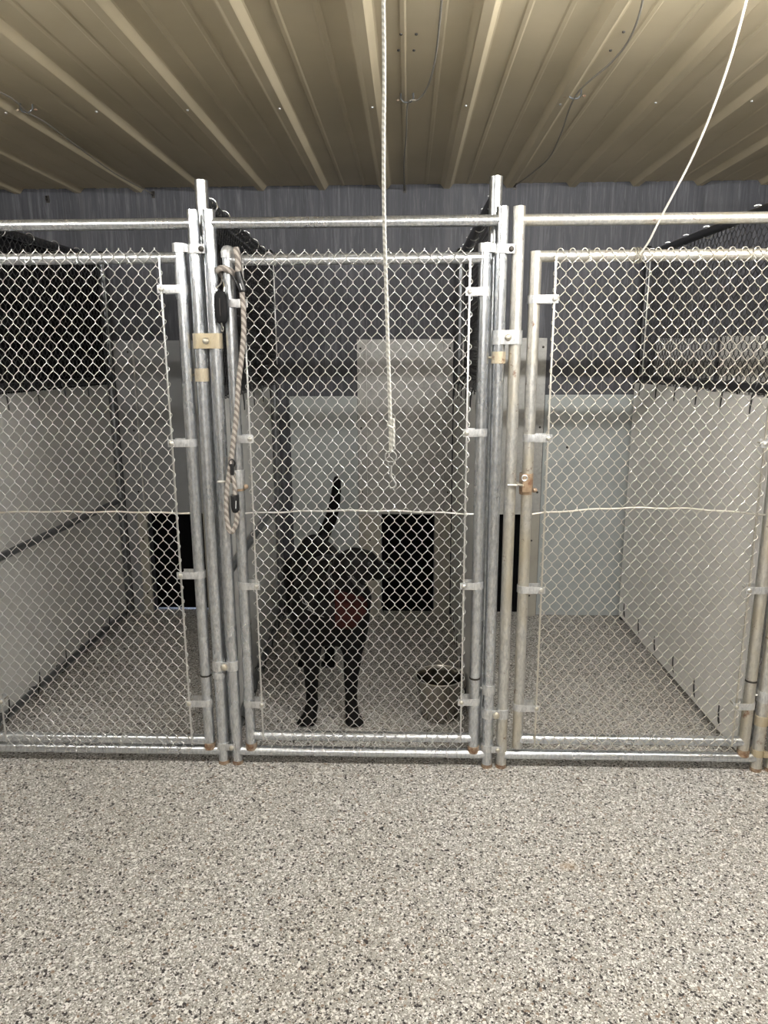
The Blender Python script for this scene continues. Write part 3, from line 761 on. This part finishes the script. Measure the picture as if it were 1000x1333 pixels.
# ------------------------------------------------------------------ the dog
def capsule_chain(pts):
    """rings of a limb or a trunk: (x, y, z, r)"""
    return sweep([p[:3] for p in pts], [p[3] for p in pts], 20)
def dog():
    mb = MB()
    def limb(pts, n=6):
        P = spline([Vector(p[:3]) for p in pts], n); R = []
        rr = [p[3] for p in pts]
        for i in range(len(rr)-1):
            for k in range(n): R.append(rr[i]+(rr[i+1]-rr[i])*k/n)
        R.append(rr[-1]); V, Fs = sweep(P, R, 20); mb.add(V, Fs)
        ball(mb, pts[0][:3], pts[0][3]*.99, u=20, v=12); ball(mb, pts[-1][:3], pts[-1][3]*.99, u=20, v=12)
    # trunk, chest to rump (body turned: the rump stands back and to the left)
    limb([(-.285, .375, .42, .098), (-.300, .44, .425, .120), (-.335, .56, .435, .128), (-.375, .70, .465, .122), (-.415, .84, .49, .110), (-.43, .93, .47, .085)])
    limb([(-.300, .41, .365, .095), (-.33, .55, .375, .098), (-.37, .68, .41, .088)])
    limb([(-.27, .40, .49, .085), (-.31, .50, .52, .080), (-.37, .66, .545, .075), (-.42, .84, .55, .070)])
    # shoulders
    limb([(-.385, .42, .47, .082), (-.395, .395, .37, .070), (-.388, .375, .29, .053)]); limb([(-.215, .42, .47, .074), (-.215, .39, .37, .064), (-.218, .37, .29, .050)])
    # front legs
    for x0, x1, sx in ((-.382, -.378, -.014), (-.220, -.222, .020)):
        limb([(x0, .375, .31, .046), (x0+.003, .355, .24, .037), (x1, .340, .165, .029), (x1, .335, .10, .025), (x1, .325, .055, .026), (x1+sx*.3, .305, .030, .029)])
        limb([(x1+sx*.3, .315, .026, .026), (x1+sx, .275, .020, .0215)])
        for k in range(4):
            f = (k-1.5); limb([(x1+sx*.6+f*.014, .285, .019, .015), (x1+sx+f*.0165, .255-.004*(1.5-abs(f)), .013, .0128)], 3)
    # hind legs: thigh, knee forward, hock back, vertical shank
    for x0, x1 in ((-.490, -.475), (-.350, -.365)):
        limb([(x0, .87, .44, .085), (x0, .80, .345, .066), (x0, .765, .285, .048), (x0, .83, .215, .034), (x0, .885, .165, .026), (x1, .875, .10, .023), (x1, .865, .04, .026)])
        limb([(x1, .865, .028, .025), (x1, .82, .020, .021), (x1, .80, .016, .017)])
        for k in range(4):
            f = (k-1.5); limb([(x1+f*.013, .815, .018, .014), (x1+f*.015, .785, .013, .012)], 3)
    # neck and head, head turned towards the right
    limb([(-.275, .40, .475, .088), (-.250, .375, .535, .078), (-.220, .365, .590, .068)])
    limb([(-.235, .375, .615, .056), (-.205, .375, .622, .064), (-.165, .385, .618, .056)])          # skull
    limb([(-.165, .385, .602, .043), (-.115, .395, .592, .034), (-.072, .402, .588, .027)])          # muzzle
    limb([(-.165, .385, .580, .030), (-.110, .397, .570, .020), (-.085, .402, .570, .014)])          # lower jaw
    # tail held up
    limb([(-.42, .92, .51, .036), (-.40, .975, .57, .032), (-.36, .985, .66, .030), (-.335, .975, .76, .026), (-.325, .96, .85, .018)])
    me = bpy.data.meshes.new('tmp'); me.from_pydata(np.concatenate(mb.v).tolist(), [], mb.f)
    bm = bmesh.new(); bm.from_mesh(me); bmesh.ops.recalc_face_normals(bm, faces=bm.faces); bm.to_mesh(me); bm.free()
    tmp = bpy.data.objects.new('tmp', me); C.objects.link(tmp)
    r = tmp.modifiers.new('r', 'REMESH'); r.mode = 'VOXEL'; r.voxel_size = .0075
    s = tmp.modifiers.new('s', 'SMOOTH'); s.factor = .6; s.iterations = 5
    dg = bpy.context.evaluated_depsgraph_get(); m2 = bpy.data.meshes.new_from_object(tmp.evaluated_get(dg))
    bpy.data.objects.remove(tmp); bpy.data.meshes.remove(me)
    return m2
dm = dog()
root = empty('dog', (-.33, .55, 0), 'black dog standing behind the centre gate, head turned right, tail up', 'dog')
dm.transform(Matrix.Translation(-Vector((-.33, .55, 0)))); dm.materials.clear(); dm.materials.append(M['fur']); dm.shade_smooth(); dm.name = 'body'
body = bpy.data.objects.new('body', dm); C.objects.link(body); body.parent = root; OFF['body'] = OFF['dog']
off = OFF['dog']
bvh = BVHTree.FromPolygons([tuple(v.co+off) for v in dm.vertices], [tuple(p.vertices) for p in dm.polygons])
# ears
for c, tip in (((-.222, .330, .655), (-.232, .300, .598)), ((-.205, .425, .655), (-.205, .455, .600))):
    mb = MB(); c = Vector(c); tip = Vector(tip); mid = (c+tip)/2+(c-Vector((-.205, .375, .62))).normalized()*.014
    tube(mb, spline([c, mid, tip]), [.012+.012*math.sin(PI*min(1, q/16)) for q in range(17)], 10); V = np.concatenate(mb.v)
    build('ear', mb, M['fur'], root)
mb = MB(); ball(mb, (-.048, .405, .598), .014, sx=.8, sz=.8); build('nose', mb, M['rubber'], root)
mb = MB(); ball(mb, (-.148, .336, .633), .0085); build('eye', mb, M['black_vinyl'], root)
mb = MB(); ball(mb, (-.140, .434, .633), .0085); build('eye', mb, M['black_vinyl'], root)
# harness: girth strap, chest strap and side panel with pale lettering marks, laid on the coat
def on_body(p, d, lift=.003):
    h = bvh.ray_cast(Vector(p), Vector(d).normalized(), .6)
    return (h[0]+h[1]*lift if h[0] is not None else None)
def patch(mb, fn, nu, nv, th=.004):
    G = [[fn(i/nu, j/nv) for j in range(nv+1)] for i in range(nu+1)]
    V = []; idx = {}; Fs = []
    for i in range(nu+1):
        for j in range(nv+1):
            if G[i][j] is not None: idx[i, j] = len(V); V.append(tuple(G[i][j]))
    for i in range(nu):
        for j in range(nv):
            q = [(i, j), (i+1, j), (i+1, j+1), (i, j+1)]
            if all(k in idx for k in q): Fs.append(tuple(idx[k] for k in q))
    mb.add(V, Fs)
def solid(o, th):
    s = o.modifiers.new('s', 'SOLIDIFY'); s.thickness = th; s.offset = 0
har = MB()
patch(har, lambda a, b_: on_body((-.275+.115*a*math.sin(PI*(.18+.64*b_)), .05, .40+.145*b_-.02*a), (0, 1, 0), .004), 16, 20)
h = build('harness', har, M['harness'], root); h['label'] = 'dark red harness across the chest'; solid(h, .005)
st = MB()
patch(st, lambda a, b_: on_body((-.33-.0+0*a, .50+.035*b_, .44), (math.cos(a*2*PI), 0, math.sin(a*2*PI)), .004) if False else (lambda c, dr: (on_body(c+dr*.4, -dr, .004)))(Vector((-.325, .50+.04*b_, .43)), Vector((math.cos(a*2*PI), 0, math.sin(a*2*PI)))), 48, 3)
s_ = build('girth_strap', st, M['black_vinyl'], h); solid(s_, .004)
for x0, x1 in ((-.275, -.30), (-.165, -.215)):
    st = MB()
    patch(st, lambda a, b_: on_body((x0+(x1-x0)*a+.022*(b_-.5), .05, .52+.075*a), (0, 1, 0), .004), 10, 3)
    q = build('shoulder_strap', st, M['black_vinyl'], h); solid(q, .004)
for (u, v, du, dv) in ((391, 776, 4, 8), (396, 778, 3, 8), (394, 784, 8, 5), (399, 785, 4, 8), (403, 789, 4, 8), (400, 793, 8, 3), (408, 799, 8, 1), (416, 801, 6, 2)):
    pts = []
    for k in range(5):
        d = ray(u+du*k/4, v+dv*k/4).normalized(); hh = bvh.ray_cast(CP, d, 6)
        if hh[0] is not None: pts.append(hh[0]+hh[1]*.003)
    if len(pts) == 5:
        mb = MB(); tube(mb, pts, .0016, 6); build('letter_stroke', mb, M['grey_print'], h)

# ------------------------------------------------------------------ ceiling lights (above and behind the photographer's place)
def strip(x0, x1, y, z, power, label, col=(1, .98, .945)):
    o = empty('ceiling_light', ((x0+x1)/2, y, ZC-.006), label, 'ceiling light', 'ceiling strip lights')
    mb = MB(); box(mb, (x0-.02, y-.045, ZC-.050), (x1+.02, y+.045, ZC-.006), .006); build('housing', mb, M['wall'], o, False)
    for q in (x0+.01, x1-.01):
        mb = MB(); box(mb, (q-.006, y-.012, z-.02), (q+.006, y+.012, ZC-.050), .002); build('socket', mb, M['wall'], o, False)
    mt, t, b = nt('glowing_tube'); b.inputs['Emission Color'].default_value = (*col, 1); b.inputs['Emission Strength'].default_value = power
    mb = MB(); tube(mb, [(x0+.016, y, z), (x1-.016, y, z)], .008, 12); build('lamp_tube', mb, mt, o)
    return o
strip(-2.25, -.85, -1.0, ZC-.10, 200, 'long strip light on the ceiling before the left gate')
strip(.20, 1.70, -1.0, ZC-.10, 470, 'long strip light on the ceiling before the right gate')
strip(-1.2, 1.2, -3.4, ZC-.10, 200, 'long strip light on the ceiling near the front wall')
# daylight outside the dog door
ld = bpy.data.lights.new('outdoor_daylight', 'AREA'); ld.size = .25; ld.energy = 3; ld.color = (.55, .68, 1)
lo = bpy.data.objects.new('outdoor_daylight', ld); C.objects.link(lo); lo.location = (-1.18, DEP+.35, .5)

w = bpy.data.worlds.new('world'); bpy.context.scene.world = w; w.use_nodes = True
w.node_tree.nodes['Background'].inputs[0].default_value = (.6, .7, .9, 1); w.node_tree.nodes['Background'].inputs[1].default_value = .3
sc = bpy.context.scene
sc.view_settings.view_transform = 'Standard'; sc.view_settings.look = 'None'; sc.view_settings.gamma = 1; sc.view_settings.use_curve_mapping = False
sc.view_settings.exposure = 0.24
